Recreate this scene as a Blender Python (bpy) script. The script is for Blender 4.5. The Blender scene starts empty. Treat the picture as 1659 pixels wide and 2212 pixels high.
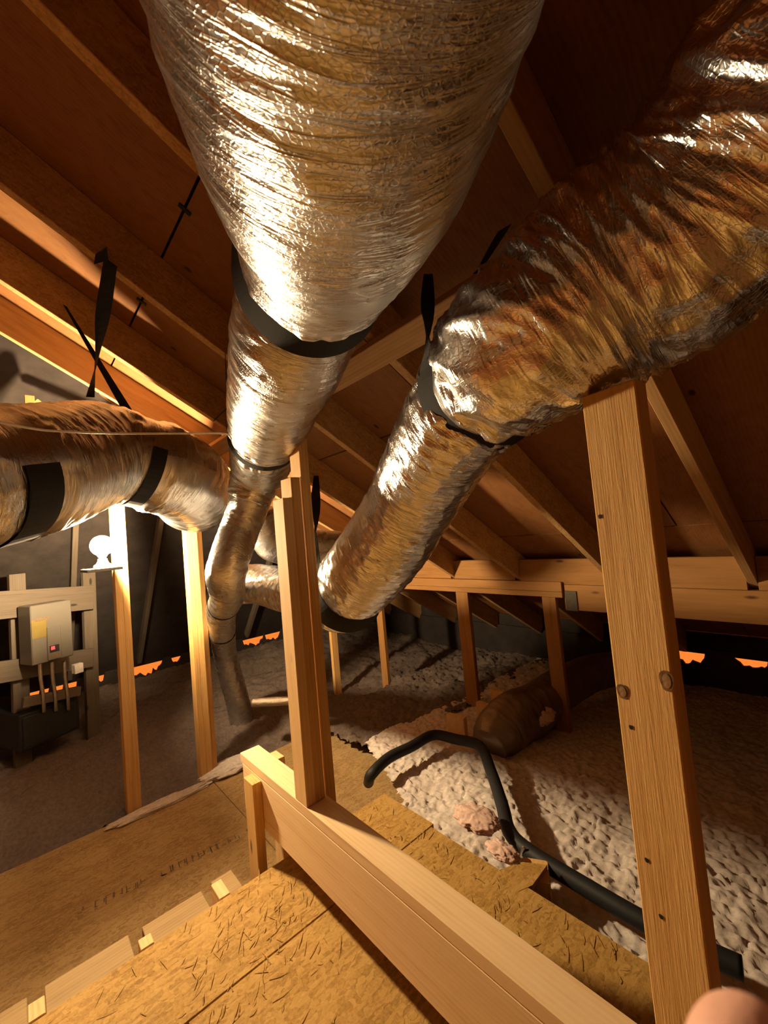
import bpy, bmesh, math, random
import numpy as np
from mathutils import Vector as V, Matrix as M
from math import radians, sin, cos, tan, pi, sqrt

scene = bpy.context.scene
col = scene.collection
random.seed(7)
RNG = np.random.default_rng(11)

# ------------------------------------------------------------------ camera
H = 1.26                      # lens height above the raised deck (deck top is z = 0)
F = 893.77                    # focal length in pixels of the 1659 x 2212 frame
_y, _p, _r = map(radians, (48.2025, 3.0017, -5.2033))
FW = V((cos(_y)*cos(_p), sin(_y)*cos(_p), sin(_p)))
_rt = V((sin(_y), -cos(_y), 0)); _up = _rt.cross(FW)
RT = _rt*cos(_r) + _up*sin(_r)
UP = -_rt*sin(_r) + _up*cos(_r)
EYE = V((0, 0, H))
cam_d = bpy.data.cameras.new('camera'); cam = bpy.data.objects.new('camera', cam_d); col.objects.link(cam)
cam.matrix_world = M(((RT.x, UP.x, -FW.x, 0), (RT.y, UP.y, -FW.y, 0), (RT.z, UP.z, -FW.z, H), (0, 0, 0, 1)))
cam_d.sensor_width = 36; cam_d.lens = 36*F/2212
cam_d.clip_start = 0.005; cam_d.clip_end = 60
cam_d.dof.use_dof = True; cam_d.dof.focus_distance = 1.5; cam_d.dof.aperture_fstop = 12
scene.camera = cam

# ------------------------------------------------------------------ world, exposure
w = bpy.data.worlds.new('evening_sky'); scene.world = w; w.use_nodes = True
bg = w.node_tree.nodes['Background']
bg.inputs[0].default_value = (1.0, 0.22, 0.03, 1); bg.inputs[1].default_value = 1.0
vs = scene.view_settings
scene.display_settings.display_device = 'sRGB'
vs.view_transform = 'Standard'; vs.look = 'None'; vs.gamma = 1; vs.use_curve_mapping = False
vs.exposure = 0.15
scene.cycles.use_denoising = True
scene.cycles.sample_clamp_indirect = 6
scene.cycles.max_bounces = 10; scene.cycles.diffuse_bounces = 6; scene.cycles.glossy_bounces = 5
BULB_RGB = (1.0, 0.72, 0.40); BULB_STRENGTH = 2500.0   # the one lamp of the attic, built below as lamp_bulb

LAMP_LIP = .085                # how far the added light-blocking shelf reaches in front of the bulb

# ------------------------------------------------------------------ pixel -> world on a known real plane
def ray(px, py): return RT*((px-829.5)/F) - UP*((py-1106)/F) + FW
def on_z(px, py, z): d = ray(px, py); return EYE + d*((z-H)/d.z)
def on_x(px, py, x): d = ray(px, py); return EYE + d*(x/d.x)
def on_y(px, py, y): d = ray(px, py); return EYE + d*(y/d.y)
def deep(px, py, z): return EYE + ray(px, py)*z
def on_plane(px, py, p0, n): d = ray(px, py); return EYE + d*((p0-EYE).dot(n)/d.dot(n))
SLOPE = tan(radians(30.4)); RC = 1.2
def roof_z(x, up=0.0): return H + RC + up - SLOPE*x      # underside of the rafters
def on_roof(px, py, up=0.0):
    d = ray(px, py); return EYE + d*((RC+up)/(d.z+SLOPE*d.x))
def R(x, y, z): return V((x, y, z+H))                     # lens-relative height -> world

# ------------------------------------------------------------------ object helpers
WM = {}
def put(o, mat4, parent=None):
    col.objects.link(o); WM[o] = mat4.copy()
    if parent is not None:
        o.parent = parent; o.matrix_parent_inverse = M.Identity(4)
        o.matrix_basis = WM[parent].inverted() @ mat4
    else:
        o.matrix_basis = mat4
    return o
def tag(o, label=None, cat=None, group=None, kind=None):
    if label: o['label'] = label
    if cat: o['category'] = cat
    if group: o['group'] = group
    if kind: o['kind'] = kind
    return o
def empty(name, loc, label=None, cat=None, group=None, kind=None):
    o = bpy.data.objects.new(name, None); o.empty_display_size = .05
    put(o, M.Translation(V(loc))); return tag(o, label, cat, group, kind)
def mesh_obj(name, verts, faces, mat, parent=None, origin=None, smooth=False, uv=None):
    verts = [V(v) for v in verts]
    if origin is None:
        origin = sum(verts, V((0, 0, 0)))/len(verts)
    me = bpy.data.meshes.new(name)
    me.from_pydata([tuple(v-origin) for v in verts], [], faces)
    if mat: me.materials.append(mat)
    if uv is not None:
        l = me.uv_layers.new(name='UVMap')
        l.data.foreach_set('uv', np.asarray(uv, dtype=np.float32).ravel())
    if smooth: me.polygons.foreach_set('use_smooth', [True]*len(me.polygons))
    me.update()
    o = bpy.data.objects.new(name, me)
    return put(o, M.Translation(origin), parent)
def bm_obj(name, bm, mat, mat4, parent=None, smooth=False):
    me = bpy.data.meshes.new(name); bm.to_mesh(me); bm.free()
    if mat: me.materials.append(mat)
    if smooth: me.polygons.foreach_set('use_smooth', [True]*len(me.polygons))
    o = bpy.data.objects.new(name, me)
    return put(o, mat4, parent)
def frame(x, z, o):
    x = x.normalized(); y = z.cross(x).normalized(); z = x.cross(y)
    return M(((x.x, y.x, z.x, o.x), (x.y, y.y, z.y, o.y), (x.z, y.z, z.z, o.z), (0, 0, 0, 1)))
def box_bm(l, wd, t, bev=.002, jit=0.0):
    bm = bmesh.new(); bmesh.ops.create_cube(bm, size=1)
    for v in bm.verts:
        v.co.x *= l; v.co.y *= wd; v.co.z *= t
        if jit: v.co += V((random.uniform(-jit, jit), random.uniform(-jit, jit), random.uniform(-jit, jit)))
    if bev: bmesh.ops.bevel(bm, geom=bm.edges[:], offset=bev, segments=1, affect='EDGES')
    return bm
def board(name, p0, p1, wd, t, nz, mat, parent=None, bev=.002, jit=0.0):
    """sawn board from p0 to p1; wd across, t thick along nz"""
    p0, p1 = V(p0), V(p1)
    return bm_obj(name, box_bm((p1-p0).length, wd, t, bev, jit), mat, frame(p1-p0, V(nz), (p0+p1)/2), parent)
def slab(name, x0, x1, y0, y1, z0, z1, mat, parent=None, bev=.002, jit=0.0, along='x'):
    c = V(((x0+x1)/2, (y0+y1)/2, (z0+z1)/2)); d = (x1-x0, y1-y0, z1-z0)
    if along == 'x': return bm_obj(name, box_bm(d[0], d[1], d[2], bev, jit), mat, frame(V((1, 0, 0)), V((0, 0, 1)), c), parent)
    if along == 'y': return bm_obj(name, box_bm(d[1], d[0], d[2], bev, jit), mat, frame(V((0, 1, 0)), V((0, 0, 1)), c), parent)
    return bm_obj(name, box_bm(d[2], d[0], d[1], bev, jit), mat, frame(V((0, 0, 1)), V((0, -1, 0)), c), parent)

# ------------------------------------------------------------------ noise for displaced surfaces
def vnoise(x, y, seed, px=0):
    """value noise, periodic in x every px cells when px > 0"""
    g = np.random.default_rng(seed).random((257, 257))
    xi = np.floor(x).astype(int); yi = np.floor(y).astype(int); fx = x-xi; fy = y-yi
    fx = fx*fx*(3-2*fx); fy = fy*fy*(3-2*fy)
    m = px if px else 257
    a, b = xi % m, (xi+1) % m; c, d = yi % 257, (yi+1) % 257
    return (g[a, c]*(1-fx)+g[b, c]*fx)*(1-fy) + (g[a, d]*(1-fx)+g[b, d]*fx)*fy

# ------------------------------------------------------------------ materials
def new_mat(name):
    m = bpy.data.materials.new(name); m.use_nodes = True
    nt = m.node_tree; b = nt.nodes['Principled BSDF']
    return m, nt, b
def N(nt, kind, **kw):
    n = nt.nodes.new(kind)
    for k, v in kw.items():
        if k.startswith('_'): setattr(n, k[1:], v)
        else: n.inputs[k.replace('__', ' ')].default_value = v
    return n
def ramp(nt, fac, stops):
    r = nt.nodes.new('ShaderNodeValToRGB'); e = r.color_ramp.elements
    e[0].position, e[0].color = stops[0][0], (*stops[0][1], 1)
    e[1].position, e[1].color = stops[-1][0], (*stops[-1][1], 1)
    for p, c in stops[1:-1]:
        x = e.new(p); x.color = (*c, 1)
    nt.links.new(fac, r.inputs[0]); return r.outputs[0]
def coords(nt, scale, rot=(0, 0, 0), kind='Object', rnd=0.0):
    tc = nt.nodes.new('ShaderNodeTexCoord'); mp = nt.nodes.new('ShaderNodeMapping')
    mp.inputs['Scale'].default_value = scale; mp.inputs['Rotation'].default_value = rot
    nt.links.new(tc.outputs[kind], mp.inputs['Vector'])
    if rnd:
        oi = nt.nodes.new('ShaderNodeObjectInfo')
        mu = N(nt, 'ShaderNodeVectorMath', _operation='SCALE'); cb = nt.nodes.new('ShaderNodeCombineXYZ')
        for i in range(3): nt.links.new(oi.outputs['Random'], cb.inputs[i])
        nt.links.new(cb.outputs[0], mu.inputs[0]); mu.inputs['Scale'].default_value = rnd
        nt.links.new(mu.outputs[0], mp.inputs['Location'])
    return mp.outputs[0]
def bump(nt, b, h, strength=.5, dist=.002):
    bp = nt.nodes.new('ShaderNodeBump'); bp.inputs['Strength'].default_value = strength
    bp.inputs['Distance'].default_value = dist
    nt.links.new(h, bp.inputs['Height']); nt.links.new(bp.outputs[0], b.inputs['Normal'])
def mix(nt, fac, a, bcol, mode='MIX'):
    m = nt.nodes.new('ShaderNodeMix'); m.data_type = 'RGBA'; m.blend_type = mode
    if isinstance(fac, float): m.inputs[0].default_value = fac
    else: nt.links.new(fac, m.inputs[0])
    for s, i in ((a, 6), (bcol, 7)):
        if isinstance(s, tuple): m.inputs[i].default_value = (*s, 1)
        else: nt.links.new(s, m.inputs[i])
    return m.outputs[2]
def mth(nt, op, a, b=None):
    m = N(nt, 'ShaderNodeMath', _operation=op)
    for i, s in enumerate((a, b)):
        if s is None: continue
        if isinstance(s, (int, float)): m.inputs[i].default_value = s
        else: nt.links.new(s, m.inputs[i])
    return m.outputs[0]

def wood(name, light, mid, dark, rough=.7, knots=True, bstr=.35):
    m, nt, b = new_mat(name)
    c = coords(nt, (1.2, 14, 14), rnd=37.0)
    n1 = N(nt, 'ShaderNodeTexNoise', Scale=2.2, Detail=5.0, Roughness=.6, Distortion=.6); nt.links.new(c, n1.inputs['Vector'])
    c2 = coords(nt, (5, 130, 130), rnd=11.0)
    n2 = N(nt, 'ShaderNodeTexNoise', Scale=3.0, Detail=4.0, Roughness=.7); nt.links.new(c2, n2.inputs['Vector'])
    wv = N(nt, 'ShaderNodeTexWave', _wave_type='BANDS', _bands_direction='Y', Scale=1.6, Distortion=5.0, Detail=3.0, **{'Detail__Scale': .6})
    nt.links.new(c, wv.inputs['Vector'])
    f = mth(nt, 'ADD', mth(nt, 'MULTIPLY', n1.outputs[0], .75), mth(nt, 'MULTIPLY', wv.outputs[1], .12))
    f = mth(nt, 'ADD', f, mth(nt, 'MULTIPLY', n2.outputs[0], .25))
    colr = ramp(nt, f, [(.28, dark), (.5, mid), (.78, light)])
    if knots:
        ck = coords(nt, (2.2, 6.5, 6.5), rnd=53.0)
        vo = N(nt, 'ShaderNodeTexVoronoi', Scale=1.0, Randomness=1.0); nt.links.new(ck, vo.inputs['Vector'])
        k = ramp(nt, vo.outputs['Distance'], [(.045, (1, 1, 1)), (.085, (0, 0, 0))])
        colr = mix(nt, k, colr, tuple(x*.28 for x in mid))
    nt.links.new(colr, b.inputs['Base Color'])
    b.inputs['Roughness'].default_value = rough; b.inputs['Specular IOR Level'].default_value = .25
    bump(nt, b, mth(nt, 'ADD', n2.outputs[0], mth(nt, 'MULTIPLY', n1.outputs[0], .5)), bstr, .0015)
    return m
def osb(name, light, mid, dark, scale=1.0, bstr=.6):
    m, nt, b = new_mat(name)
    outs = []
    for i, (rz, sc) in enumerate(((.35, 1.0), (1.4, .85), (2.5, 1.15), (-.5, .7))):
        c = coords(nt, (16*sc*scale, 85*sc*scale, 85*sc*scale), (0, 0, rz), rnd=13.0+i)
        n = N(nt, 'ShaderNodeTexVoronoi', Scale=1.0, Randomness=1.0, _feature='F1'); nt.links.new(c, n.inputs['Vector'])
        outs.append(n.outputs['Color'])
    cs = coords(nt, (26*scale,)*3, rnd=5.0)
    sel = N(nt, 'ShaderNodeTexNoise', Scale=1.0, Detail=1.0); nt.links.new(cs, sel.inputs['Vector'])
    s1 = ramp(nt, sel.outputs[0], [(.48, (0, 0, 0)), (.49, (1, 1, 1))])
    sel2 = N(nt, 'ShaderNodeTexNoise', Scale=1.7, Detail=0.0); nt.links.new(cs, sel2.inputs['Vector'])
    s2 = ramp(nt, sel2.outputs[0], [(.5, (0, 0, 0)), (.51, (1, 1, 1))])
    mx = mix(nt, s2, mix(nt, s1, outs[0], outs[1]), mix(nt, s1, outs[2], outs[3]))
    sx = nt.nodes.new('ShaderNodeSeparateColor'); nt.links.new(mx, sx.inputs[0])
    cf = coords(nt, (120*scale,)*3); fine = N(nt, 'ShaderNodeTexNoise', Scale=1.0, Detail=3.0, Roughness=.7); nt.links.new(cf, fine.inputs['Vector'])
    f = mth(nt, 'ADD', mth(nt, 'MULTIPLY', sx.outputs[0], .36), mth(nt, 'MULTIPLY', fine.outputs[0], .64))
    big = N(nt, 'ShaderNodeTexNoise', Scale=.25, Detail=3.0); nt.links.new(cs, big.inputs['Vector'])
    f = mth(nt, 'ADD', f, mth(nt, 'MULTIPLY', mth(nt, 'SUBTRACT', big.outputs[0], .5), .5))
    colr = ramp(nt, f, [(.2, dark), (.5, mid), (.85, light)])
    nt.links.new(colr, b.inputs['Base Color'])
    b.inputs['Roughness'].default_value = .75; b.inputs['Specular IOR Level'].default_value = .2
    bump(nt, b, mth(nt, 'ADD', sx.outputs[1], fine.outputs[0]), bstr, .0016)
    return m
def foil(name, base=(.66, .67, .69), rough=.24, s1=1.0, strength=.6):
    """crinkled metallised film; UV in metres: u around the duct, v along it"""
    m, nt, b = new_mat(name)
    b.inputs['Metallic'].default_value = 1.0
    c = coords(nt, (11*s1, 105*s1, 1), (0, 0, .12), kind='UV')
    n1 = N(nt, 'ShaderNodeTexNoise', Scale=1.0, Detail=2.0, Roughness=.5, Distortion=.8); nt.links.new(c, n1.inputs['Vector'])
    c2 = coords(nt, (190*s1, 240*s1, 1), (0, 0, -.2), kind='UV')
    v2 = N(nt, 'ShaderNodeTexVoronoi', Scale=1.0, _feature='DISTANCE_TO_EDGE'); nt.links.new(c2, v2.inputs['Vector'])
    n3 = N(nt, 'ShaderNodeTexNoise', Scale=.45, Detail=1.0); nt.links.new(c2, n3.inputs['Vector'])
    r1 = mth(nt, 'ABSOLUTE', mth(nt, 'SUBTRACT', n1.outputs[0], .5))
    crk = mth(nt, 'MULTIPLY', mth(nt, 'MINIMUM', v2.outputs['Distance'], .12), 1.2)
    hgt = mth(nt, 'ADD', mth(nt, 'MULTIPLY', r1, 2.2), mth(nt, 'ADD', mth(nt, 'MULTIPLY', crk, .55), mth(nt, 'MULTIPLY', n3.outputs[0], .5)))
    bump(nt, b, hgt, strength, .004)
    cc = coords(nt, (6, 9, 1), kind='UV'); n4 = N(nt, 'ShaderNodeTexNoise', Scale=1.0, Detail=4.0); nt.links.new(cc, n4.inputs['Vector'])
    nt.links.new(ramp(nt, n4.outputs[0], [(.3, tuple(x*.85 for x in base)), (.7, base)]), b.inputs['Base Color'])
    nt.links.new(ramp(nt, n4.outputs[0], [(.3, (rough*1.5,)*3), (.7, (rough*.8,)*3)]), b.inputs['Roughness'])
    return m
def plain(name, rgb, rough=.6, metal=0.0, nscale=0, var=.15, bstr=0.0, emit=None, strength=0.0):
    m, nt, b = new_mat(name)
    b.inputs['Roughness'].default_value = rough; b.inputs['Metallic'].default_value = metal
    b.inputs['Specular IOR Level'].default_value = .3
    n = N(nt, 'ShaderNodeTexNoise', Scale=1.0, Detail=4.0, Roughness=.65)
    nt.links.new(coords(nt, (nscale or 30,)*3), n.inputs['Vector'])
    nt.links.new(ramp(nt, n.outputs[0], [(.3, tuple(x*(1-var) for x in rgb)), (.7, tuple(min(1, x*(1+var)) for x in rgb))]), b.inputs['Base Color'])
    if bstr: bump(nt, b, n.outputs[0], bstr, .002)
    if emit:
        b.inputs['Emission Color'].default_value = (*emit, 1); b.inputs['Emission Strength'].default_value = strength
    return m

M_PINE = wood('pine_lumber', (.80, .57, .30), (.72, .47, .22), (.52, .29, .11))
M_STUD = wood('weathered_stud_lumber', (.72, .46, .19), (.62, .37, .13), (.42, .22, .07), bstr=.9)
M_RAFT = wood('rafter_lumber', (.54, .35, .17), (.44, .26, .11), (.30, .16, .07))
M_RAIL = wood('pale_rail_lumber', (.90, .69, .42), (.84, .61, .35), (.68, .45, .23), bstr=.25)
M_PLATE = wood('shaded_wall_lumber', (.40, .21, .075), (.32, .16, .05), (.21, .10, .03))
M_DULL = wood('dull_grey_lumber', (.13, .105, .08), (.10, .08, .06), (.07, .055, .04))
M_SHADEW = wood('shaded_plate_lumber', (.40, .28, .13), (.33, .22, .10), (.22, .14, .06))  # deck plates: lumber colour darkened to stand for their partial shadow
M_LSL = osb('strand_rafter', (.62, .42, .20), (.50, .31, .13), (.32, .18, .07), 1.6, .4)
M_DECK = osb('deck_osb', (.52, .33, .11), (.42, .25, .07), (.25, .135, .03))
M_OLD = osb('old_dusty_osb', (.44, .31, .15), (.35, .23, .10), (.22, .13, .05))
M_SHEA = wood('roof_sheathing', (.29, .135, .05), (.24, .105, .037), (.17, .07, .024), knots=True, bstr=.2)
M_FOIL = foil('duct_foil')
M_FOIL2 = foil('duct_foil_loose', (.82, .83, .85), rough=.20, s1=.75, strength=.6)
M_DUST = foil('dusty_duct_foil', (.34, .27, .21), .45, .8, .5)
M_STRAP = plain('black_webbing', (.012, .012, .016), .85, nscale=400, bstr=.3)
M_RUBBER = plain('black_pipe_foam', (.012, .013, .015), .6, nscale=60, bstr=.2)
M_INS = plain('blown_fibre_insulation', (.60, .54, .50), .95, nscale=45, var=.2, bstr=.9)
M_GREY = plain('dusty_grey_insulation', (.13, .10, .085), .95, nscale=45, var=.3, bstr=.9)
M_PINK = plain('pink_fibre_insulation', (.62, .44, .38), .95, nscale=45, var=.2, bstr=.9)
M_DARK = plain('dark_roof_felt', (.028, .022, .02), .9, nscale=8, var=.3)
M_CEIL = plain('gypsum_board', (.4, .36, .32), .9)
M_STEEL = plain('galvanised_steel', (.55, .55, .53), .4, 1.0)
M_HANG = plain('dull_hanger_steel', (.10, .085, .07), .6, .3)
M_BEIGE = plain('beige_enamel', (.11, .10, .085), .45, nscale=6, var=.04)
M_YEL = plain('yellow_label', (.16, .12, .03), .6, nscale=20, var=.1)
M_BLACK = plain('black_plastic', (.015, .016, .018), .5)
M_INK = plain('faded_ink', (.15, .105, .06), .9, nscale=200, var=.5)
M_RED = plain('red_led', (.6, .02, .02), .4, emit=(1, .03, .03), strength=4.0)
M_BULB = plain('lamp_glass', (1, 1, 1), .3, emit=BULB_RGB, strength=BULB_STRENGTH)
M_PORC = plain('white_porcelain', (.8, .78, .74), .3)
M_CABLE = plain('white_cable', (.85, .8, .72), .3)
M_SKIN = plain('skin', (.90, .52, .42), .5, nscale=180, var=.08, bstr=.15)
M_SKIN.node_tree.nodes['Principled BSDF'].inputs['Subsurface Weight'].default_value = .15
M_SKIN.node_tree.nodes['Principled BSDF'].inputs['Subsurface Radius'].default_value = (.006, .002, .001)
M_NAIL = plain('fingernail', (.72, .45, .36), .3)

# ================================================================== STRUCTURE
Z0 = -1.58 + H               # top of the lower floor panels
floor = slab('floor', -2.2, 4.7, -1.6, 5.9, Z0-.25, Z0-.10, M_CEIL); tag(floor, kind='structure')
# lower OSB floor, two panels with a recessed joint
slab('osb_panel', -2.1, .95, 1.40, 3.11, Z0-.018, Z0, M_OLD, floor, bev=.001)
slab('osb_panel', .954, 1.90, 1.40, 3.11, Z0-.018, Z0, M_OLD, floor, bev=.001)
# raised deck of OSB panels (top z = 0) over joists
YD = on_z(330, 2040, 0).y    # far edge of the deck
YS = on_z(400, 2212, 0).y    # joint between the two rows of panels
for x0, x1, y0, y1 in ((-2.1, 1.30, YS+.0025, YD), (-2.1, .30, -1.5, YS-.0025), (.304, 1.28, -1.5, YS-.0025)):
    slab('deck_panel', x0, x1, y0, y1, -.019, 0, M_DECK, floor, bev=.001)
for x in (-1.3, -.6, .0, .275, .525, 1.1):
    o = .06 + random.uniform(-.01, .02) if x < 1 else -.05
    slab('deck_joist', x-.019, x+.019, -1.5, YD+o+(.03 if x == .525 else 0), -.16, -.0192 if x > 1 else -.001-.0185, M_PINE, floor, along='y')
    if x in (.0, .275, .525):   # scrap packed on the joist end, flush with the deck top
        slab('deck_block', x-.019, x+.019, YD+.003, YD+o+(.03 if x == .525 else 0), -.019, .002, M_PINE, floor, along='y')
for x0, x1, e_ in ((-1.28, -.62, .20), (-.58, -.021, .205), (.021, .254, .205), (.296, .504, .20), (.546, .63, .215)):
    slab('deck_plate', x0, x1, YD+.004, YD+e_+.02, -.125, -.087, M_SHADEW, floor)
slab('deck_sleeper', -2.0, 1.25, YD-.09, YD-.052, Z0, -.162, M_STUD, floor)
slab('deck_sleeper', -2.0, 1.25, -1.4, -1.362, Z0-.1, -.162, M_STUD, floor)

# roof: sheathing panels on rafters; the slope falls toward +x
th = math.atan(SLOPE); RDIR = V((cos(th), 0, -sin(th))); RN = V((sin(th), 0, cos(th)))
XE, YE = 4.22, 5.42           # where the two slopes meet the eaves
def roof_pt(x, y, up=0.0): return V((x, y, roof_z(x, up)))
XR = -1.25                    # ridge
RAFT_UP = .20
def sheet(name, pts, t, mat, parent=None, kind=None):
    """flat polygon pts (world) thickened by t along its normal"""
    pts = [V(p) for p in pts]; n = (pts[1]-pts[0]).cross(pts[2]-pts[0]).normalized()
    if n.z < 0: n = -n
    k = len(pts); vs_ = pts + [p+n*t for p in pts]
    fs = [list(range(k)), list(range(k, 2*k))] + [[i, (i+1) % k, k+(i+1) % k, k+i] for i in range(k)]
    bm = bmesh.new(); bv = [bm.verts.new(v - pts[0]) for v in vs_]
    for f in fs: bm.faces.new([bv[i] for i in f])
    bmesh.ops.recalc_face_normals(bm, faces=bm.faces[:])
    o = bm_obj(name, bm, mat, M.Translation(pts[0]), parent)
    return tag(o, kind=kind)
ceil_ = sheet('ceiling', [roof_pt(XR, -1.6, .235), roof_pt(XE+.1, -1.6, .235), roof_pt(XE+.1, YE+.1, .235), roof_pt(XR, YE+.1, .235)], .02, M_DARK, kind='structure')
xs = [XR, .4535, 1.50, 2.55, 3.60, XE]
for i in range(5):
    cuts = [-1.6, .6+(.61 if i % 2 else 0), 3.04+(.61 if i % 2 else 0), YE+.1]
    for j in range(3):
        g = .004
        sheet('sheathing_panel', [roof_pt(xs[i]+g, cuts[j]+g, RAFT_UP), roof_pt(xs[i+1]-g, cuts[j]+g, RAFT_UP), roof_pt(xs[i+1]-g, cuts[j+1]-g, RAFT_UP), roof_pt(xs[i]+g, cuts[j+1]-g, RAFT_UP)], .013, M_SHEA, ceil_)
RAFT_Y = (-.86, -.25, .36, 1.02, 1.67, 2.28, 2.82, 3.43, 4.04, 4.65)
rd = RAFT_UP*cos(th)
for y in RAFT_Y:
    top, bot = XR, XE-.1
    mt = M_LSL if y in (1.02, 1.67, 2.28) else M_RAFT
    p0, p1 = roof_pt(top, y, RAFT_UP/2), roof_pt(bot, y, RAFT_UP/2)
    board('rafter', p0, p1, .038, rd-.002, RN, mt, ceil_)
for y in (1.36, 2.0, 2.55):   # panel clips in the joint
    board('sheathing_clip', roof_pt(.435, y, RAFT_UP-.004), roof_pt(.472, y, RAFT_UP-.004), .016, .003, RN, M_BLACK, ceil_, bev=0)
# steep far slope over the end of the attic, the rear slope and the back wall (mostly out of view)
HS = 1.15
def hip_pt(x, y, up=0.0): return V((x, y, H - 1.2 + up + HS*(5.3-y)))
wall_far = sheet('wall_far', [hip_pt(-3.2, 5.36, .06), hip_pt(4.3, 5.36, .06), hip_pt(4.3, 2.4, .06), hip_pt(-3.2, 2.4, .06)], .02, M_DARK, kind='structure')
hn = V((0, HS, 1)).normalized()
for x in (-1.45, -.85, -.25, .35, .95, 1.55, 2.15, 2.75, 3.35):
    yb = 5.24; zt = RC - SLOPE*x; yt = 5.3-(zt+1.2-.05)/HS
    yt = max(yt, 2.9)
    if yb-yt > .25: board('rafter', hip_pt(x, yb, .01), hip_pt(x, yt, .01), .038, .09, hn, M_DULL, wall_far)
zr = roof_z(XR, .22)
wall_left = sheet('wall_left', [V((XR, -1.6, zr)), V((XR, 5.9, zr)), V((-3.2, 5.9, zr-1.95*SLOPE)), V((-3.2, -1.6, zr-1.95*SLOPE))], .02, M_SHEA, kind='structure')
slab('trim_1', -3.22, -3.2, -1.6, 5.9, Z0-.25, zr-1.95*SLOPE, M_SHEA)['kind'] = 'structure'
slab('wall_back', -3.2, 4.4, -1.62, -1.6, Z0-.25, 3.4, M_SHEA)['kind'] = 'structure'

# eave closures: lumpy baffles whose ragged top leaves slits to the evening sky outside
def baffle(name, axis, at, a0, a1, zb, ztop, slits, mat):
    n = 420; t = np.linspace(a0, a1, n)
    top = ztop + .03 + .0*t
    for s0, s1, dpt in slits:
        u = np.clip((t-s0)/(s1-s0), 0, 1); inside = (t > s0) & (t < s1)
        prof = np.sin(np.pi*u)**.5*dpt*(.55+.9*vnoise(t*40, t*0, 3))
        top = np.where(inside, ztop - .006 - prof*1.5, top)
    vs_, fs = [], []
    for i in range(n):
        for q, zz in ((0, zb), (0, top[i]), (.03, top[i]), (.03, zb)):
            vs_.append(V((t[i], at+q, zz)) if axis == 'x' else V((at+q, t[i], zz)))
    for i in range(n-1):
        for k in range(3):
            a = i*4+k; fs.append((a, a+1, a+5, a+4))
    o = mesh_obj(name, vs_, fs, mat); o['kind'] = 'structure'; return o
YB = 5.30
def sx(a, b, dpt): return (on_y(a, 1440, YB).x, on_y(b, 1440, YB).x, dpt)
ZE = H-1.2
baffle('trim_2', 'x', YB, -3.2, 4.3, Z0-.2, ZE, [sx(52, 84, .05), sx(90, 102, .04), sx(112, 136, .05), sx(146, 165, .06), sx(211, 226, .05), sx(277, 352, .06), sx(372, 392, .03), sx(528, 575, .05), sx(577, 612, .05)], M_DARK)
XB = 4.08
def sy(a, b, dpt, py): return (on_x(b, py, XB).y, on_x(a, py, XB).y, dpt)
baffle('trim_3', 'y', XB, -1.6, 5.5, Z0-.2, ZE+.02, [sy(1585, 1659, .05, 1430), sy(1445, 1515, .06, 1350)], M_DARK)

slab('trim_4', XB+.035, XB+.06, -1.6, 5.5, ZE-.0, roof_z(XB+.06, RAFT_UP)-.001, M_DARK)['kind'] = 'structure'
# knee wall under the rafters at the right
XK = 2.73
kz = lambda px, py: on_x(px, py, XK).z
yA, yB_ = on_x(870, 1250, XK).y+.7, on_x(1212, 1265, XK).y
zt_, zb_ = (kz(870, 1245)+kz(1210, 1262))/2, (kz(870, 1273)+kz(1210, 1290))/2
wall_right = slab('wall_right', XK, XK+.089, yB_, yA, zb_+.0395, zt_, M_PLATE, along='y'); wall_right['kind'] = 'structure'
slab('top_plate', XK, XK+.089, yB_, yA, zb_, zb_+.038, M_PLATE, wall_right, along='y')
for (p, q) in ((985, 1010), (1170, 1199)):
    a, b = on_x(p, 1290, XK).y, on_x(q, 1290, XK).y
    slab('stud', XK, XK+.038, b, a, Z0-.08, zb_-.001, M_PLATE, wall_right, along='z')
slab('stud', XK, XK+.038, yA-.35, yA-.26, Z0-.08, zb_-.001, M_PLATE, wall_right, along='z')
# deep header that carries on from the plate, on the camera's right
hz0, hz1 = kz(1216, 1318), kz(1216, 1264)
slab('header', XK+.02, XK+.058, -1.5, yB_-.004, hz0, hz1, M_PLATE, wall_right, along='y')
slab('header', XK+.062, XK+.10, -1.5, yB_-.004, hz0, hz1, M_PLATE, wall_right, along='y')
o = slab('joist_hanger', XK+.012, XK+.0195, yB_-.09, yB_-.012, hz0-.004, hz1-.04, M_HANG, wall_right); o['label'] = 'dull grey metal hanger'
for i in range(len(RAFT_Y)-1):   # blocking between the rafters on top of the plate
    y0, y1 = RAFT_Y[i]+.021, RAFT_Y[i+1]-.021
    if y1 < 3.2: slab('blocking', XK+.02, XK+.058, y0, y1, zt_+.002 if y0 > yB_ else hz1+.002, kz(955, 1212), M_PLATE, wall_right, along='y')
slab('stud', XK+.02, XK+.058, -.7, -.611, Z0-.08, hz0-.001, M_PLATE, wall_right, along='z')

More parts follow.
